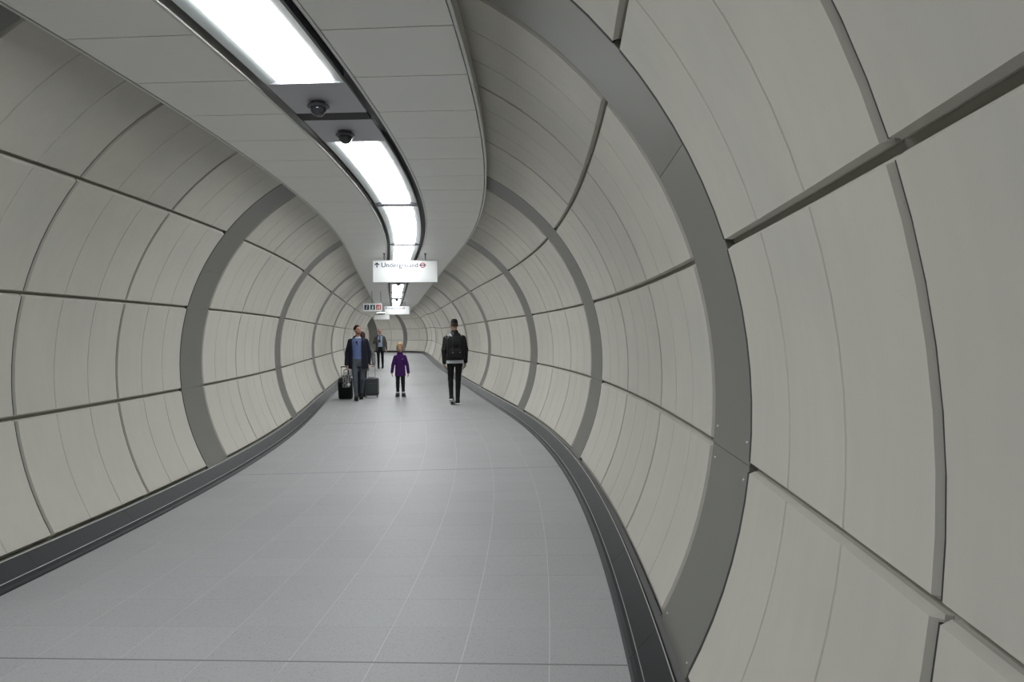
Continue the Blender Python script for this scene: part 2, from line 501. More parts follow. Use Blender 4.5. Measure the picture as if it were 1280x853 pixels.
CAMS = [(4.98, -0.08, 'dark dome security camera on the grey ceiling plate, before the vent strip'),
        (5.70, -0.07, 'dark dome security camera behind the vent strip, next to the second light'),
        (22.1, -0.05, 'small dome camera on the ceiling just past the first hanging sign'),
        (31.5, -0.05, 'small dome camera in the light trough before the second hanging sign'),
        (32.0, -0.05, 'small dome camera in the light trough closest to the second hanging sign')]
for s, o, lab in CAMS:
    t = tag(empty('security_camera', W(s, o, CZ + 0.012), heading(s)), lab, 'camera', 'dome cameras in the ceiling trough')
    MB().lathe([(0.05, 0.0), (0.05, -0.018), (0.074, -0.022), (0.077, -0.032), (0.060, -0.040)], 24).build('mount', 'camgrey', t)
    MB().lathe([(0.052, -0.034)] + [(0.054 * math.cos(math.radians(a)), -0.042 - 0.054 * math.sin(math.radians(a))) for a in range(0, 86, 12)] + [(0.004, -0.096)], 24).build('dome', 'dome', t, 60)
    MB().lathe([(0.012, 0), (0.016, 0.012)], 12, (0.03, -0.035, -0.06), 'y').build('lens', 'black', t)

# ------------------------------------------------------------------ hanging signs
def text_mesh(txt, name, mat, parent, width, x0, base, y, depth=0.0008):
    cu = bpy.data.curves.new('lettering_curve', 'FONT')
    cu.body = txt
    cu.resolution_u = 3
    cu.offset = 0.014
    to = bpy.data.objects.new('lettering_curve', cu)
    C.objects.link(to)
    bpy.context.view_layer.update()
    me = bpy.data.meshes.new_from_object(to.evaluated_get(bpy.context.evaluated_depsgraph_get()))
    bpy.data.objects.remove(to); bpy.data.curves.remove(cu)
    co = np.zeros(len(me.vertices) * 3); me.vertices.foreach_get('co', co); co = co.reshape(-1, 3)
    k = width / (co[:, 0].max() - co[:, 0].min())
    co = np.stack([x0 + (co[:, 0] - co[:, 0].min()) * k, np.full(len(co), y), base + co[:, 1] * k], 1)
    me.vertices.foreach_set('co', co.ravel()); me.update()
    me.materials.clear(); me.materials.append(M[mat])
    o = bpy.data.objects.new(name, me); C.objects.link(o); o.parent = parent
    return o

def disc_ring(r0, r1, cx, cz, y, n=28):
    v, f = [], []
    for i in range(n):
        a = 2 * math.pi * i / n
        v += [(cx + r0 * math.cos(a), y, cz + r0 * math.sin(a)), (cx + r1 * math.cos(a), y, cz + r1 * math.sin(a))]
    for i in range(n):
        j = (i + 1) % n; f.append((2 * i, 2 * i + 1, 2 * j + 1, 2 * j))
    return v, f

def hanging_sign(s, o, w, z0, z1, lab, hang, written=True):
    t = tag(empty('hanging_sign', W(s, o, z0), heading(s)), lab, 'sign', 'white signs hanging from the ceiling')
    h = z1 - z0
    MB().box(-w / 2, w / 2, -0.05, 0.05, 0, h).build('sign_box', 'signwhite', t)
    fr = MB()
    e = 0.012
    for a in (-w / 2 - 0.006, w / 2 + 0.006 - e): fr.box(a, a + e, -0.056, 0.056, -0.006, h + 0.006)
    for b in (-0.006, h + 0.006 - e): fr.box(-w / 2, w / 2, -0.056, 0.056, b, b + e)
    fr.build('frame', 'signframe', t)
    fl = MB()
    fl.box(-w / 2 + 0.02, w / 2 - 0.03, -0.0508, -0.05, 0.034, 0.037); fl.box(w / 2 - 0.03, w / 2 - 0.027, -0.0508, -0.05, 0.034, h - 0.02)
    fl.build('panel_seam', 'signframe', t)
    for x in hang:
        b = MB()
        b.box(x - 0.012, x + 0.012, -0.012, 0.012, h, CZ - z0)
        b.box(x - 0.025, x + 0.025, -0.03, 0.03, CZ - z0 - 0.012, CZ - z0)
        b.build('hanger', 'camgrey', t)
    if written:
        y = -0.052
        bl = h - 0.128
        text_mesh('Underground', 'lettering', 'navy', t, 0.70 * w / 1.23, -0.455 * w / 1.23, bl, y)
        cx, k = -0.54 * w / 1.23, w / 1.23
        a = MB()
        a.add([(cx - .011 * k, y, bl - .005), (cx + .011 * k, y, bl - .005), (cx + .011 * k, y, bl + .08), (cx - .011 * k, y, bl + .08)], [(0, 1, 2, 3)])
        for q in (-1, 1):
            a.add([(cx, y, bl + .095), (cx, y, bl + .068), (cx + q * .045 * k, y, bl + .028), (cx + q * .045 * k, y, bl + .056)], [(0, 1, 2, 3)])
        a.build('arrow', 'navy', t)
        v, f = disc_ring(.034, .052, .335 * k, bl + .040, y)
        mesh('roundel_ring', v, f, 'red', t)
        MB().box(.335 * k - .066, .335 * k + .066, y - .0008, y - .0002, bl + .030, bl + .050).build('roundel_bar', 'navy', t)
    return t

hanging_sign(14.1, -0.02, 1.23, 2.54, 2.955, 'large white hanging sign reading Underground, nearest the viewer', (-0.40, 0.39))
hanging_sign(34.0, -0.035, 1.14, 2.50, 2.875, 'small distant white Underground sign below the light trough, second along', (-0.37, 0.37))
hanging_sign(47.5, -0.96, 0.98, 2.40, 2.70, 'smallest blank white sign, far off above the bald man', (-0.2, 0.4), False)

t = tag(empty('pictogram_sign', W(26.0, -0.93, 2.385), heading(26.0)), 'small sign of three square pictograms, navy, green and red, left of the ceiling', 'sign')
MB().box(-.325, .325, -.02, .02, 0, .275).build('sign_board', 'signwhite', t)
for x in (-.02, .29):
    MB().box(x - .008, x + .008, -.008, .008, .275, CZ - 2.385).build('hanger', 'camgrey', t)
for i, (mt, fig) in enumerate((('navy', 'i'), ('green', 'walk'), ('red', 'exit'))):
    cx = (-.205, 0.0, .205)[i]
    sq = MB().box(cx - .085, cx + .085, -.022, -.02, .05, .23).build('pictogram', mt, t)
    g = MB(); y = -.023
    def quad(p): g.add([(cx + a, y, .14 + b) for a, b in p], [tuple(range(len(p)))])
    def dot(a, b, r): quad([(a + r * math.cos(q), b + r * math.sin(q)) for q in np.linspace(0, 2 * math.pi, 14)[:-1]])
    if fig == 'i':
        dot(.014, .055, .014); quad([(-.026, -.065), (-.002, -.065), (.022, .03), (-.002, .03)])
    elif fig == 'walk':
        dot(.005, .055, .014); quad([(-.018, -.02), (.018, -.02), (.022, .035), (-.012, .035)])
        quad([(-.035, -.07), (-.015, -.07), (.006, -.02), (-.016, -.02)]); quad([(.012, -.07), (.03, -.07), (.018, -.02), (-.002, -.02)])
    else:
        quad([(.025, -.07), (.05, -.07), (.05, .06), (.025, .06)]); dot(-.02, .03, .014)
        quad([(-.035, -.03), (-.002, -.03), (.002, .012), (-.03, .012)]); quad([(-.045, -.07), (-.022, -.07), (-.01, -.03), (-.034, -.03)])
    g.build('figure', 'signwhite', sq)

# ------------------------------------------------------------------ figures: smooth distance fields turned into one skin
def smin(a, b, k):
    h = np.clip(0.5 + 0.5 * (b - a) / k, 0, 1)
    return b * (1 - h) + a * h - k * h * (1 - h)

class Field:
    def __init__(s): s.p = []
    def _add(s, fn, c, r, tag_, k, op='+'):
        s.p.append((fn, np.array(c) - r, np.array(c) + r, tag_, k, op))
    def rc(s, a, b, r1, r2, tg, k=0.02, op='+'):
        a, b = np.array(a, float), np.array(b, float); ab = b - a; l2 = ab @ ab + 1e-9
        def fn(P):
            q = P - a; t = np.clip((q @ ab) / l2, 0, 1)
            return np.linalg.norm(q - t[..., None] * ab, axis=-1) - (r1 + (r2 - r1) * t)
        c = (a + b) / 2; s._add(fn, c, np.abs(ab) / 2 + max(r1, r2), tg, k, op)
    def ell(s, c, r, tg, k=0.02, op='+', rot=None):
        c, r = np.array(c, float), np.array(r, float)
        def fn(P):
            q = P - c
            if rot is not None: q = q @ rot
            a = np.linalg.norm(q / r, axis=-1); b = np.linalg.norm(q / (r * r), axis=-1)
            return a * (a - 1) / np.maximum(b, 1e-6)
        s._add(fn, c, np.full(3, r.max()) if rot is not None else r, tg, k, op)
    def loft(s, sec, tg, k=0.02, op='+'):
        sec = np.array(sec, float); z = sec[:, 0]
        def fn(P):
            zz = np.clip(P[..., 2], z[0], z[-1])
            cx, cy, rx, ry = (np.interp(zz, z, sec[:, i]) for i in (1, 2, 3, 4))
            x, y = P[..., 0] - cx, P[..., 1] - cy
            a = np.sqrt((x / rx) ** 2 + (y / ry) ** 2); b = np.sqrt((x / rx ** 2) ** 2 + (y / ry ** 2) ** 2)
            d = a * (a - 1) / np.maximum(b, 1e-6)
            return np.maximum(d, np.maximum(z[0] - P[..., 2], P[..., 2] - z[-1]))
        rx, ry = sec[:, 3].max() + np.abs(sec[:, 1]).max(), sec[:, 4].max() + np.abs(sec[:, 2]).max()
        s._add(fn, (0, 0, (z[0] + z[-1]) / 2), np.array((rx, ry, (z[-1] - z[0]) / 2)), tg, k, op)
    def box(s, c, hf, r, tg, k=0.02, op='+'):
        c, hf = np.array(c, float), np.array(hf, float)
        def fn(P):
            q = np.abs(P - c) - (hf - r)
            return np.linalg.norm(np.maximum(q, 0), axis=-1) + np.minimum(q.max(-1), 0) - r
        s._add(fn, c, hf, tg, k, op)
    def build(s, name, mats, parent, h=0.0065, scale=1.0):
        lo = np.min([p[1] for p in s.p if p[5] == '+'], 0) - 3 * h
        hi = np.max([p[2] for p in s.p if p[5] == '+'], 0) + 3 * h
        n = np.ceil((hi - lo) / h).astype(int) + 1
        D = np.full(n, 0.3, np.float32)
        ax = [lo[i] + np.arange(n[i]) * h for i in range(3)]
        for fn, a, b, tg, k, op in s.p:
            m = 2.5 * h + k
            i0 = np.maximum(np.floor((a - m - lo) / h).astype(int), 0); i1 = np.minimum(np.ceil((b + m - lo) / h).astype(int) + 1, n)
            if np.any(i1 <= i0): continue
            P = np.stack(np.meshgrid(*[ax[i][i0[i]:i1[i]] for i in range(3)], indexing='ij'), -1)
            sl = tuple(slice(i0[i], i1[i]) for i in range(3))
            d = fn(P)
            D[sl] = smin(D[sl], d, k) if op == '+' else np.maximum(D[sl], -d)
        S = D < 0
        cs = [S[i:n[0] - 1 + i, j:n[1] - 1 + j, k:n[2] - 1 + k] for i in (0, 1) for j in (0, 1) for k in (0, 1)]
        tot = sum(c.astype(np.int8) for c in cs)
        act = np.argwhere((tot > 0) & (tot < 8))
        idx = np.full(n - 1, -1, np.int64); idx[tuple(act.T)] = np.arange(len(act))
        off = np.array([(i, j, k) for i in (0, 1) for j in (0, 1) for k in (0, 1)])
        val = np.stack([D[tuple((act + o).T)] for o in off], 1)
        acc = np.zeros((len(act), 3)); cnt = np.zeros(len(act))
        for p in range(8):
            for q in range(p + 1, 8):
                if np.abs(off[p] - off[q]).sum() != 1: continue
                a, b = val[:, p], val[:, q]; m = (a < 0) != (b < 0)
                t = np.where(m, a / np.where(m, a - b, 1), 0)
                acc += np.where(m[:, None], off[p] + t[:, None] * (off[q] - off[p]), 0); cnt += m
        V = lo + (act + acc / cnt[:, None]) * h
        F = []
        for axis in range(3):
            e = [slice(1, -1)] * 3; a = list(e); b = list(e); a[axis] = slice(0, -1); b[axis] = slice(1, None)
            A, B = S[tuple(a)], S[tuple(b)]
            for flip, msk in ((False, A & ~B), (True, ~A & B)):
                g = np.argwhere(msk)
                if not len(g): continue
                st = np.ones(3, int); st[axis] = 0; g = g + st
                u, w = [(1, 2), (2, 0), (0, 1)][axis]
                du, dw = np.eye(3, dtype=int)[u], np.eye(3, dtype=int)[w]
                q = np.stack([idx[tuple((g - du - dw).T)], idx[tuple((g - dw).T)], idx[tuple(g.T)], idx[tuple((g - du).T)]], 1)
                F.append(q[:, ::-1] if flip else q)
        F = np.concatenate(F)
        me = bpy.data.meshes.new(name)
        me.vertices.add(len(V)); me.vertices.foreach_set('co', (V * scale).ravel())
        me.loops.add(F.size); me.loops.foreach_set('vertex_index', F.ravel().astype(np.int32))
        me.polygons.add(len(F)); me.polygons.foreach_set('loop_start', np.arange(0, F.size, 4, dtype=np.int32))
        tags = list(mats)
        for a in tags: me.materials.append(mats[a])
        if len(tags) > 1:
            Cn = V[F].mean(1); best = np.full(len(F), 9.0); ti = np.zeros(len(F), np.int32)
            for fn, a, b, tg, k, op in s.p:
                if op != '+': continue
                d = fn(Cn); m = d < best; best[m] = d[m]; ti[m] = tags.index(tg)
            me.polygons.foreach_set('material_index', ti)
        me.polygons.foreach_set('use_smooth', np.ones(len(F), bool))
        me.update(calc_edges=True); me.validate()
        o = bpy.data.objects.new(name, me); C.objects.link(o); o.parent = parent
        return o

_mc = {}
def cloth(c, rough=0.85, noise=0.12, scale=60):
    key = (c, rough)
    if key not in _mc: _mc[key] = plain('cloth %d' % len(_mc), c, rough, spec=0.25, noise=noise, scale=scale)
    return _mc[key]
def skin(c):
    return cloth(c, 0.55, 0.06, 25)

def unit(v):
    v = np.array(v, float); return v / np.linalg.norm(v)

def hand(F, w, d, n, t, curl, k=1.0):
    """palm, four unequal fingers and a thumb leaving the side of the palm"""
    w, d, n, t = np.array(w, float), unit(d), unit(n), unit(t)
    for off in (.030, .010, -.010, -.029):
        F.rc(w + t * off * .55, w + d * .078 * k + t * off * k, .015 * k, .012 * k, 'skin', .012)
    for off, L in ((.032, .070), (.011, .080), (-.011, .074), (-.031, .058)):
        b = w + d * .080 * k + t * off * k * 1.12
        a1, a2 = curl, curl * 2.1
        m = b + (d * math.cos(a1) + n * math.sin(a1)) * L * .5 * k
        e = m + (d * math.cos(a2) + n * math.sin(a2)) * L * .5 * k
        F.rc(b, m, .0095 * k, .0088 * k, 'skin', .004); F.rc(m, e, .0088 * k, .0075 * k, 'skin', .004)
    b = w + d * .025 * k + t * .028 * k
    m = b + unit(d * .75 + t * .65 + n * .25) * .042 * k
    e = m + unit(d * .85 + t * .1 + n * (.35 + .5 * curl)) * .034 * k
    F.rc(b, m, .014 * k, .0105 * k, 'skin', .008); F.rc(m, e, .0105 * k, .0085 * k, 'skin', .004)

def rotz(a):
    c, s = math.cos(a), math.sin(a); return np.array([[c, -s, 0], [s, c, 0], [0, 0, 1]])

class Head:
    """places head pieces, turned by yaw and tilted by pitch about the neck"""
    def __init__(s, yaw=0, pitch=0, scale=1.0, base=(0, 0, 1.555)):
        cp, sp = math.cos(pitch), math.sin(pitch)
        s.R = rotz(yaw) @ np.array([[1, 0, 0], [0, cp, -sp], [0, sp, cp]]); s.b = np.array(base); s.k = scale
    def at(s, p): return s.b + s.R @ ((np.array(p, float) - (0, 0, 1.555)) * s.k)
    def ell(s, F, c, r, tg, k=.015, op='+'): F.ell(s.at(c), np.array(r) * s.k, tg, k, op, rot=s.R)
    def rc(s, F, a, b, r1, r2, tg, k=.008): F.rc(s.at(a), s.at(b), r1 * s.k, r2 * s.k, tg, k)

def head(F, H):
    H.ell(F, (0, .012, 1.690), (.075, .095, .090), 'skin')
    H.ell(F, (0, -.022, 1.628), (.060, .070, .075), 'skin', .03)
    H.ell(F, (0, -.060, 1.582), (.030, .026, .024), 'skin', .02)
    H.rc(F, (0, -.090, 1.672), (0, -.110, 1.634), .010, .015, 'skin', .01)
    H.ell(F, (0, -.070, 1.688), (.052, .022, .012), 'skin', .01)
    for q in (-1, 1):
        H.ell(F, (q * .076, .012, 1.652), (.010, .022, .032), 'skin', .006)
        H.ell(F, (q * .030, -.0795, 1.668), (.0105, .0085, .0050), 'eye', .002)
        H.rc(F, (q * .016, -.090, 1.688), (q * .046, -.079, 1.690), .0032, .0028, 'brow', .002)
        H.ell(F, (q * .036, -.062, 1.640), (.020, .020, .018), 'skin', .012)
    H.rc(F, (-.018, -.0850, 1.603), (.018, -.0850, 1.603), .0060, .0060, 'lip', .004)

EYE, LIP = cloth((.02, .018, .016), .3), cloth((.27, .12, .10), .5)

def person(label, s, o, rz, Hgt, torso, legs, arms, mats, Hd, slim=1.0, pelvis=True, extra=None, group=None, hands=True, legr=(.088, .060, .044), tail=.86):
    t = tag(empty('person', W(s, o, 0), heading(s) + rz), label, 'person', group)
    k = Hgt / 1.78
    F = Field()
    head(F, Hd)
    F.rc((0, .020, 1.46), Hd.b + (0, .010, .055 * Hd.k), .056 * slim, .050 * Hd.k, 'skin', .02)
    F.loft(torso, 'shirt', .03)
    if pelvis: F.loft([(.80, 0, .005, .150 * slim, .100), (.88, 0, .005, .168 * slim, .118), (.97, 0, 0, .162 * slim, .110), (1.0, 0, 0, .150 * slim, .100)], 'pants', .03)
    for hip, kn, an in legs:
        F.rc(hip, kn, legr[0], legr[1], 'pants', .025); F.rc(kn, an, legr[1], legr[2], 'pants', .02)
        kn, an = np.array(kn), np.array(an)
        c = kn + (an - kn) * .28 + np.array((0, .014, 0)); F.ell(c, (.052 * legr[1] / .06, .054 * legr[1] / .06, .11), 'pants', .02)
        F.rc(an, an - (0, 0, .02), legr[2] * .9, legr[2] * .85, 'sock', .008)
    for sh, el, wr, hd, hn, ht, curl in arms:
        F.rc(sh, el, .052 * slim, .042 * slim, 'shirt', .03); F.rc(el, wr, .041 * slim, .029 * slim, 'shirt', .015)
        hand(F, np.array(wr) + unit(hd) * .012, hd, hn, ht, curl, 1.0 if Hgt > 1.5 else 1.05)
    if extra: extra(F)
    mm = {'skin': mats['skin'], 'shirt': mats['shirt'], 'pants': mats['pants'], 'eye': EYE, 'lip': LIP, 'brow': mats['hair'],
          'sock': mats.get('sock', mats['pants']), 'white': cloth((.62, .64, .66)), 'dark': cloth((.012, .013, .02)), 'tie': cloth((.03, .09, .085))}
    F.build('body', mm, t, .0062, k)
    return t, k

def shoe(t, k, an, yaw, pitch, upper, sole, stripe=None, big=1.0):
    F = Field()
    F.rc((0, .045, .052), (0, -.085, .040), .042, .040, 'upper', .02)
    F.rc((0, -.06, .036), (0, -.150, .032), .045, .036, 'upper', .02)
    F.rc((0, .030, .07), (0, .030, .115), .043, .042, 'upper', .02)
    F.box((0, -.050, .012), (.047, .138, .013), .012, 'sole', .004)
    F.box((0, 0, -.1), (.3, .4, .1), .001, 'sole', .001, '-')
    if stripe:
        for q in (-1, 1): F.rc((q * .042, .015, .085), (q * .043, -.07, .035), .009, .009, 'stripe', .003)
        F.rc((0, -.05, .083), (0, -.09, .072), .012, .012, 'stripe', .004)
    mm = {'upper': upper, 'sole': sole}
    if stripe: mm['stripe'] = stripe
    ob = F.build('shoe', mm, t, .005, k * big)
    a = np.array(an) * k
    ob.rotation_euler = (pitch, 0, yaw)
    r = Matrix.Rotation(yaw, 3, 'Z') @ Matrix.Rotation(pitch, 3, 'X')
    d = r @ Vector((0, .028 * k, .085 * k * big))
    ob.location = (a[0] - d.x, a[1] - d.y, max(a[2] - d.z, 0.0) if pitch == 0 else a[2] - d.z)
    return ob

def ground_shoe(ob):
    """drops a tilted shoe so that its lowest point touches the floor"""
    r = ob.rotation_euler.to_matrix()
    z = min((r @ v.co).z for v in ob.data.vertices)
    ob.location.z = -z + 0.001
    return ob

TORSO = [(.93, 0, .0, .158, .105), (1.03, 0, 0, .152, .108), (1.15, 0, 0, .158, .112), (1.29, 0, .002, .176, .120), (1.40, 0, .006, .178, .112), (1.455, 0, .012, .135, .090), (1.50, 0, .016, .070, .064)]
BLACK = cloth((.012, .012, .013))
DARKSOLE = cloth((.02, .02, .02))
WHITE = cloth((.62, .63, .63))

# --- man in an open navy jacket, looking aside, pulling the black case
Hd = Head(math.radians(33), math.radians(-6))
legs = [((-.088, 0, .91), (-.080, -.11, .50), (-.060, -.17, .095)), ((.088, 0, .91), (.088, .02, .50), (.050, .23, .150))]
arms = [((-.172, .01, 1.395), (-.245, .05, 1.14), (-.275, .00, .86), (-.05, -.05, -1), (.9, -.3, 0), (.2, -1, 0), .85),
        ((.172, .01, 1.395), (.235, .07, 1.14), (.235, .06, .88), (0, -.05, -1), (-1, 0, 0), (0, -1, 0), .35)]
def man_extra(F):
    F.ell((0, -.004, 1.478), (.082, .080, .024), 'white', .006)
    F.ell((-.030, -.122, 1.385), (.026, .012, .018), 'dark', .003); F.rc((-.030, -.125, 1.375), (-.010, -.126, 1.315), .012, .009, 'dark', .003)
mats = dict(skin=skin((.36, .20, .15)), shirt=cloth((.115, .155, .315)), pants=cloth((.072, .086, .105)), hair=cloth((.018, .013, .010)))
t, k = person('man in open navy jacket, blue jumper and jeans, looking aside, pulling black suitcase', 17.28, -1.065, 0, 1.765, TORSO, legs, arms, mats, Hd, extra=man_extra)
man = t
shoe(t, k, legs[0][2], .08, 0, BLACK, DARKSOLE)
ground_shoe(shoe(t, k, legs[1][2], -.05, math.radians(28), BLACK, DARKSOLE))
F = Field()
F.loft([(.745, 0, .01, .232, .150), (.95, 0, .01, .222, .148), (1.15, 0, .005, .212, .148), (1.30, 0, .005, .208, .150), (1.40, 0, .01, .188, .138), (1.465, 0, .016, .135, .112), (1.515, 0, .02, .100, .092)], 'jacket', .03)
for q, a in ((-1, arms[0]), (1, arms[1])):
    F.rc(a[0], a[1], .070, .066, 'jacket', .02); F.rc(a[1], a[2], .066, .052, 'jacket', .02)
F.rc((-.075, -.045, 1.50), (-.03, .085, 1.535), .030, .030, 'jacket', .02); F.rc((.075, -.045, 1.50), (.03, .085, 1.535), .030, .030, 'jacket', .02)
F.box((-.030, -.20, .95), (.112, .20, .56), .01, 'jacket', .01, '-')
F.loft([(1.44, 0, .0, .07, .075), (1.58, 0, .0, .085, .085)], 'jacket', .01, '-')
F.build('jacket', {'jacket': cloth((.010, .011, .020))}, t, .007, k)
F = Field()
Hd.ell(F, (0, .020, 1.700), (.081, .100, .092), 'hair'); Hd.ell(F, (0, -.115, 1.655), (.100, .105, .098), 'hair', .01, '-'); Hd.ell(F, (0, .03, 1.59), (.12, .12, .06), 'hair', .01, '-')
F.build('hair', {'hair': mats['hair']}, t, .006, k)
F = Field()
Hd.ell(F, (0, -.066, 1.586), (.036, .028, .024), 'b'); Hd.rc(F, (-.055, -.02, 1.60), (-.03, -.065, 1.585), .018, .018, 'b', .02); Hd.rc(F, (.055, -.02, 1.60), (.03, -.065, 1.585), .018, .018, 'b', .02)
Hd.ell(F, (0, -.095, 1.603), (.026, .02, .012), 'b', .005, '-')
F.build('stubble', {'b': cloth((.17, .095, .072))}, t, .006, k)

# --- the companion almost hidden behind him
Hd = Head(math.radians(-75), 0, .96)
legs = [((-.08, 0, .91), (-.085, -.02, .50), (-.085, .02, .09)), ((.08, 0, .91), (.080, .0, .50), (.07, .04, .09))]
arms = [((-.155, .01, 1.385), (-.21, .04, 1.14), (-.20, -.02, .88), (0, -.05, -1), (1, 0, 0), (0, -1, 0), .3),
        ((.158, .01, 1.385), (.325, .03, 1.13), (.345, -.10, .915), (.0, -.25, -1), (-.75, .0, .1), (-.1, -1, .2), .9)]
mats = dict(skin=skin((.40, .25, .20)), shirt=cloth((.13, .13, .135)), pants=cloth((.02, .022, .028)), hair=cloth((.035, .014, .012)))
t, k = person('person in grey coat with dark auburn hair, hidden behind the man with the jacket', 18.27, -1.045, 0, 1.625, TORSO, legs, arms, mats, Hd, slim=.92)
for l in legs: shoe(t, k, l[2], 0, 0, BLACK, DARKSOLE)
F = Field()
F.loft([(.70, 0, .01, .215, .15), (.95, 0, .01, .195, .14), (1.10, 0, .005, .180, .135), (1.30, 0, .005, .200, .142), (1.40, 0, .01, .195, .132), (1.47, 0, .016, .140, .105), (1.52, 0, .02, .09, .085)], 'coat', .03)
for a in arms:
    F.rc(a[0], a[1], .072, .064, 'coat', .04); F.rc(a[1], a[2], .062, .052, 'coat', .02)
F.build('coat', {'coat': cloth((.125, .125, .128), .9, .5, 45)}, t, .008, k)
F = Field()
Hd.ell(F, (0, .022, 1.695), (.086, .108, .096), 'hair'); Hd.rc(F, (-.075, .035, 1.66), (-.080, .04, 1.50), .040, .035, 'hair', .03); Hd.rc(F, (.075, .035, 1.66), (.082, .02, 1.50), .042, .038, 'hair', .03); Hd.ell(F, (0, .08, 1.58), (.085, .05, .12), 'hair', .03)
Hd.ell(F, (0, -.12, 1.65), (.085, .105, .105), 'hair', .01, '-')
F.build('hair', {'hair': mats['hair']}, t, .007, k)

# --- girl in purple jacket
Hd = Head(0, math.radians(4), 1.25, (0, 0, 1.492))
legs = [((-.078, 0, .80), (-.086, .0, .45), (-.090, .0, .115)), ((.078, 0, .80), (.084, -.01, .45), (.090, -.02, .115))]
arms = [((-.150, .01, 1.31), (-.232, .03, 1.05), (-.268, -.02, .815), (-.05, -.05, -1), (1, 0, 0), (.1, -1, 0), .45),
        ((.150, .01, 1.31), (.232, .03, 1.04), (.262, -.02, .790), (.05, -.05, -1), (-1, 0, 0), (-.1, -1, 0), .45)]
GT = [(.85, 0, 0, .145, .10), (1.0, 0, 0, .14, .10), (1.2, 0, 0, .155, .108), (1.31, 0, .005, .16, .105), (1.38, 0, .01, .115, .085), (1.43, 0, .015, .068, .062)]
mats = dict(skin=skin((.46, .29, .22)), shirt=cloth((.045, .008, .085)), pants=cloth((.010, .010, .012)), hair=cloth((.33, .22, .095), .7, .35, 30), sock=WHITE)
def girl_extra(F):
    for q, l in ((-1, legs[0]), (1, legs[1])): F.rc(np.array(l[2]) + (0, 0, .028), np.array(l[2]) + (0, 0, -.01), .052, .052, 'sock', .004)
    F.loft([(.70, 0, .005, .13, .10), (.78, 0, .005, .15, .115), (.90, 0, 0, .145, .10)], 'pants', .03)
t, k = person('blonde girl in purple jacket and black leggings standing in mid floor', 17.9, -.088, 0, 1.33, GT, legs, arms, mats, Hd, slim=.9, pelvis=False, extra=girl_extra, legr=(.082, .062, .048))
for l, y in zip(legs, (-.12, .12)): shoe(t, k, l[2], y, 0, cloth((.03, .03, .034)), cloth((.05, .05, .05)), cloth((.10, .10, .11)), 1.28)
F = Field()
F.loft([(.675, 0, .01, .176, .140), (.85, 0, .01, .168, .138), (1.05, 0, .005, .162, .135), (1.22, 0, .005, .164, .135), (1.31, 0, .01, .148, .125), (1.37, 0, .016, .112, .105), (1.41, 0, .012, .098, .098), (1.465, 0, .005, .094, .098)], 'jacket', .02)
for a in arms:
    F.rc(a[0], a[1], .064, .057, 'jacket', .02); F.rc(a[1], a[2], .056, .048, 'jacket', .012)
F.loft([(1.43, 0, -.005, .076, .078), (1.56, 0, -.005, .085, .085)], 'jacket', .01, '-')
F.build('jacket', {'jacket': cloth((.042, .008, .082))}, t, .007, k)
F = Field(); F.ell((.075, -.142, 1.24), (.014, .010, .010), 'l'); F.build('logo_patch', {'l': cloth((.40, .30, .42))}, t, .004, k)
F = Field()
Hd.ell(F, (0, .020, 1.697), (.084, .106, .096), 'hair')
for q in (-1, 1): Hd.rc(F, (q * .072, .010, 1.70), (q * .080, .030, 1.590), .018, .012, 'hair', .03)
Hd.ell(F, (0, .075, 1.63), (.07, .045, .09), 'hair', .03)
Hd.ell(F, (0, -.120, 1.650), (.069, .118, .090), 'hair', .01, '-'); F.rc(Hd.at((0, -.12, 1.79)), Hd.at((0, .03, 1.797)), .006, .006, 'hair', .01, '-')
for q in (-1, 1): Hd.rc(F, (q * .012, -.075, 1.748), (q * .066, -.045, 1.690), .012, .008, 'hair', .02)
F.build('hair', {'hair': mats['hair']}, t, .007, k)

# --- young man seen from behind
Hd = Head(0, 0, .96)
legs = [((-.085, 0, .92), (-.062, .0, .50), (-.035, .10, .095)), ((.085, 0, .92), (.090, -.05, .52), (.092, .08, .165))]
arms = [((-.172, .01, 1.375), (-.218, .04, 1.14), (-.222, -.01, .89), (0, -.05, -1), (1, 0, 0), (0, -1, 0), .5),
        ((.172, .01, 1.375), (.218, .04, 1.14), (.215, -.02, .88), (0, -.05, -1), (-1, 0, 0), (0, -1, 0), .5)]
mats = dict(skin=skin((.25, .15, .105)), shirt=cloth((.34, .34, .34)), pants=cloth((.007, .007, .008)), hair=cloth((.007, .006, .006)))
def back_extra(F):
    F.loft([(.862, 0, .005, .186, .132), (.95, 0, .005, .180, .126), (1.0, 0, 0, .165, .115)], 'white', .004)
t, k = person('young man walking away in black jacket and slim black trousers, wearing backpack', 15.45, 1.045, math.pi, 1.84, TORSO, legs, arms, mats, Hd, extra=back_extra, legr=(.084, .056, .043))
backman, bk = t, k
shoe(t, k, legs[0][2], .1, 0, BLACK, WHITE, WHITE)
ground_shoe(shoe(t, k, legs[1][2], -.25, math.radians(24), BLACK, WHITE, WHITE))
F = Field()
F.loft([(.925, 0, .01, .196, .140), (.98, 0, .01, .205, .148), (1.15, 0, .01, .200, .148), (1.30, 0, .01, .200, .150), (1.39, 0, .014, .178, .136), (1.46, 0, .018, .118, .104), (1.505, 0, .02, .080, .076), (1.55, 0, .02, .070, .070)], 'jacket', .03)
for a in arms:
    F.rc(a[0], a[1], .068, .063, 'jacket', .02); F.rc(a[1], a[2], .062, .047, 'jacket', .02)
F.build('jacket', {'jacket': cloth((.010, .010, .010), .5)}, t, .007, k)
F = Field()
Hd.ell(F, (0, .014, 1.722), (.077, .098, .064), 'hair'); F.box(Hd.at((0, .0, 1.768)), (.050, .072, .024), .023, 'hair', .03)
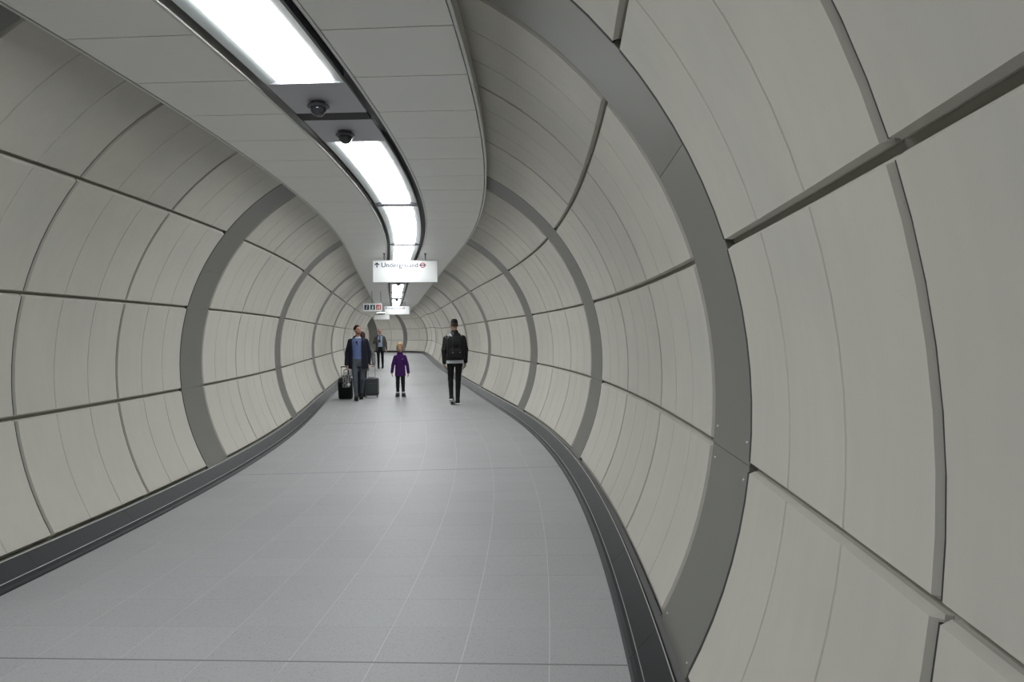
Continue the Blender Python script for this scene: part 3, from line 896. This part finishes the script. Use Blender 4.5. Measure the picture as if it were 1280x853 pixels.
Hd.ell(F, (0, -.125, 1.68), (.10, .10, .075), 'hair', .01, '-'); F.box((0, -.01, 1.60), (.2, .2, .088), .002, 'hair', .01, '-')
F.build('hair', {'hair': mats['hair']}, t, .006, k)
F = Field()
Hd.ell(F, (0, .018, 1.688), (.0765, .0965, .078), 'fade'); Hd.ell(F, (0, -.11, 1.65), (.12, .105, .12), 'fade', .01, '-')
F.build('shaved_hair', {'fade': cloth((.048, .038, .031))}, t, .006, k)

# backpack on his back (its own thing)
bp = tag(empty('backpack', W(15.45, 1.045, .97), heading(15.45) + math.pi), 'black backpack with grey strap tips on the back of the young man', 'backpack')
Z = .97
MB().rbox(-.185, .185, .165, .30, 0.0, .50, .07).build('main_pack', cloth((.010, .010, .011), .7), bp)
pk = MB().rbox(-.135, .135, .295, .355, 0.04, .25, .04).build('front_pocket', cloth((.012, .012, .013), .7), bp)
MB().rbox(-.11, .11, .352, .36, .205, .222, .006).build('zip', cloth((.03, .03, .032), .5), pk)
MB().rbox(-.13, .13, .295, .325, .30, .47, .05).build('lid', cloth((.014, .014, .015), .7), bp)
for q in (-1, 1):
    MB().tube([(q * .09, .20, .47), (q * .10, .145, .515), (q * .105, .0, .548), (q * .11, -.12, .49), (q * .12, -.165, .36), (q * .16, -.14, .22), (q * .19, .05, .12), (q * .165, .19, .08)], .018, 8).build('shoulder_strap', cloth((.016, .016, .017), .7), bp)
    MB().tube([(q * .07, .315, .47), (q * .07, .345, .36), (q * .075, .365, .25), (q * .08, .362, .18)], .009, 6).build('compression_strap', cloth((.02, .02, .022), .6), bp)
    MB().rbox(q * .075 - .016, q * .075 + .016, .36, .374, .14, .175, .006).build('buckle', cloth((.10, .10, .105), .4), bp)
MB().tube([(.055, .235, .44), (.085, .205, .50), (.105, .10, .545)], .020, 8).build('strap_webbing', cloth((.32, .32, .32), .6), bp)
MB().tube([(-.045, .225, .495), (-.03, .235, .535), (.03, .235, .535), (.045, .225, .495)], .010, 8).build('grab_handle', cloth((.02, .02, .02), .6), bp)

# --- bald man in a blazer, far off
Hd = Head(math.radians(8), 0)
legs = [((-.088, 0, .91), (-.085, -.05, .50), (-.085, -.02, .095)), ((.088, 0, .91), (.095, .02, .50), (.10, .14, .12))]
arms = [((-.172, .01, 1.395), (-.265, -.02, 1.16), (-.125, -.225, 1.215), (.9, -.35, .15), (.2, .3, 1), (0, -.2, 1), .7),
        ((.172, .01, 1.395), (.250, .05, 1.14), (.275, -.03, .87), (.02, -.1, -1), (-1, 0, 0), (0, -1, 0), .4)]
mats = dict(skin=skin((.42, .22, .18)), shirt=cloth((.33, .41, .58)), pants=cloth((.010, .010, .012)), hair=cloth((.16, .12, .10)))
def far_extra(F):
    F.rc((0, -.098, 1.46), (.005, -.125, 1.20), .020, .026, 'tie', .003); F.ell((0, -.004, 1.480), (.078, .076, .022), 'shirt', .006)
t, k = person('bald man in grey blazer, pale blue shirt and dark trousers, farthest away', 33.75, -.84, 0, 1.83, TORSO, legs, arms, mats, Hd, extra=far_extra)
farman, fk = t, k
shoe(t, k, legs[0][2], .1, 0, BLACK, DARKSOLE)
ground_shoe(shoe(t, k, legs[1][2], -.1, math.radians(14), BLACK, DARKSOLE))
F = Field()
F.loft([(.80, 0, .015, .218, .142), (.95, 0, .01, .205, .140), (1.12, 0, .008, .196, .138), (1.30, 0, .008, .200, .143), (1.40, 0, .012, .180, .132), (1.475, 0, .018, .140, .105), (1.51, 0, .02, .092, .088)], 'blazer', .03)
for a in arms:
    F.rc(a[0], a[1], .066, .060, 'blazer', .02); F.rc(a[1], a[2], .058, .045, 'blazer', .02)
F.box((.005, -.20, 1.06), (.098, .20, .40), .01, 'blazer', .01, '-')
F.loft([(1.44, 0, .0, .07, .075), (1.58, 0, .0, .085, .085)], 'blazer', .01, '-')
F.build('blazer', {'blazer': cloth((.085, .080, .070), .9, .3)}, t, .008, k)
F = Field()
Hd.ell(F, (0, .020, 1.665), (.080, .096, .05), 'hair'); Hd.ell(F, (0, -.10, 1.66), (.12, .11, .12), 'hair', .01, '-')
F.build('hair', {'hair': mats['hair']}, t, .007, k)
ph = tag(empty('phone', (0, 0, 0)), 'dark phone held to the chest of the bald man', 'phone')
ph.location = farman.matrix_basis @ Vector((-.030 * fk, -.305 * fk, 1.235 * fk)); ph.rotation_euler = (math.radians(-20), 0, farman.rotation_euler.z)
MB().rbox(-.038, .038, -.005, .005, -.06, .08, .008).build('phone_body', 'black', ph)
MB().rbox(-.034, .034, .005, .0065, -.055, .075, .006).build('screen', 'dome', ph)

# ------------------------------------------------------------------ luggage
def suitcase(label, s, o, rz, tilt, w, h, d, shell, trim, ext, upright=True):
    t = tag(empty('suitcase', W(s, o, 0.0), heading(s) + rz), label, 'suitcase')
    t.rotation_euler = (-tilt, 0, heading(s) + rz)
    z0 = .045
    b = MB().rbox(-w / 2, w / 2, -d / 2, d / 2, z0, h, .045).build('shell', shell, t)
    MB().rbox(-w / 2 + .03, w / 2 - .03, -d / 2 - .018, -d / 2 + .01, z0 + .05, h - .12, .03).build('front_pocket', shell, b)
    MB().tube([(-w / 2 + .02, -d / 2 - .004, z0 + .02), (-w / 2 + .015, -d / 2 - .004, h - .05), (-w / 2 + .05, -d / 2 - .004, h - .015), (w / 2 - .05, -d / 2 - .004, h - .015), (w / 2 - .015, -d / 2 - .004, h - .05), (w / 2 - .02, -d / 2 - .004, z0 + .02)], .006, 6).build('zip_piping', trim, b)
    MB().tube([(-.07, -d / 2 + .02, h - .012), (-.06, -d / 2 - .0, h + .022), (.06, -d / 2, h + .022), (.07, -d / 2 + .02, h - .012)], .011, 8).build('carry_handle', trim, t)
    for q in (-1, 1):
        MB().tube([(q * .085, d / 2 - .03, h - .02), (q * .085, d / 2 - .03, ext)], .0085, 8).build('handle_pole', 'steel', t)
    MB().tube([(-.095, d / 2 - .03, ext), (-.06, d / 2 - .03, ext + .012), (.06, d / 2 - .03, ext + .012), (.095, d / 2 - .03, ext)], .014, 8).build('grip', 'black', t)
    MB().box(-w / 2 + .025, w / 2 - .025, -d / 2 - .006, d / 2 - .02, z0 - .006, z0 + .012).build('bumper', trim, t)
    for x in (-w / 2 + .04, w / 2 - .04):
        for y in (-d / 2 + .035, d / 2 - .035):
            wv = MB().lathe([(.012, -.012), (.024, -.011), (.026, 0), (.024, .011), (.012, .012)], 16, (x, y, .026), 'x').build('wheel', 'black', t)
            MB().box(x - .018, x + .018, y - .012, y + .012, .035, z0 + .005).build('wheel_fork', 'camgrey', wv)
    return t

GT_ = cloth((.20, .205, .21), .5)
suitcase('grey cabin suitcase on four wheels with raised handle, right of the man in jeans', 17.9, -.785, 0, 0, .35, .475, .22, cloth((.045, .052, .056), .6), GT_, .79)
bc = suitcase('black tilted suitcase pulled along beside the left wall', 17.72, -1.395, 0, math.radians(-22), .335, .52, .22, cloth((.008, .008, .009), .6), cloth((.10, .10, .10), .5), .80)
# patterned bag hanging in front of the black case
bag = tag(empty('tote_bag', W(17.30, -1.36, .30), heading(17.3)), 'black and grey patterned bag hanging in front of the black suitcase', 'bag')
pm, ptree, pb = nt('zebra patterned cloth')
co = ptree.nodes.new('ShaderNodeTexCoord'); wv = ptree.nodes.new('ShaderNodeTexWave'); wv.inputs['Scale'].default_value = 9; wv.inputs['Distortion'].default_value = 9; wv.inputs['Detail Scale'].default_value = 2
rp = ptree.nodes.new('ShaderNodeValToRGB'); rp.color_ramp.elements[0].position = .62; rp.color_ramp.elements[1].position = .70
rp.color_ramp.elements[0].color = (.012, .012, .013, 1); rp.color_ramp.elements[1].color = (.34, .34, .33, 1)
ptree.links.new(co.outputs['Object'], wv.inputs['Vector']); ptree.links.new(wv.outputs['Fac'], rp.inputs[0]); ptree.links.new(rp.outputs[0], pb.inputs['Base Color']); pb.inputs['Roughness'].default_value = .8
MB().rbox(-.085, .105, -.045, .045, 0, .30, .03).build('bag_body', pm, bag)
MB().rbox(-.06, .03, -.05, .0, .29, .375, .02).build('pale_scarf', cloth((.42, .42, .41)), bag)
MB().tube([(-.05, .0, .29), (-.045, .0, .40), (.0, .0, .43), (.05, .0, .40), (.06, .0, .29)], .010, 8).build('handle', cloth((.02, .02, .02)), bag)
tg = MB().add([(.065, -.05, .12), (.105, -.05, .075), (.065, -.05, .02), (.025, -.05, .075), (.065, -.053, .12), (.105, -.053, .075), (.065, -.053, .02), (.025, -.053, .075)],
              [(0, 1, 2, 3), (7, 6, 5, 4), (0, 4, 5, 1), (1, 5, 6, 2), (2, 6, 7, 3), (3, 7, 4, 0)]).build('luggage_tag', 'signwhite', bag)
MB().tube([(.065, -.0515, .12), (.06, -.05, .20), (.055, -.04, .285)], .004, 6).build('tag_cord', cloth((.3, .3, .3)), tg)
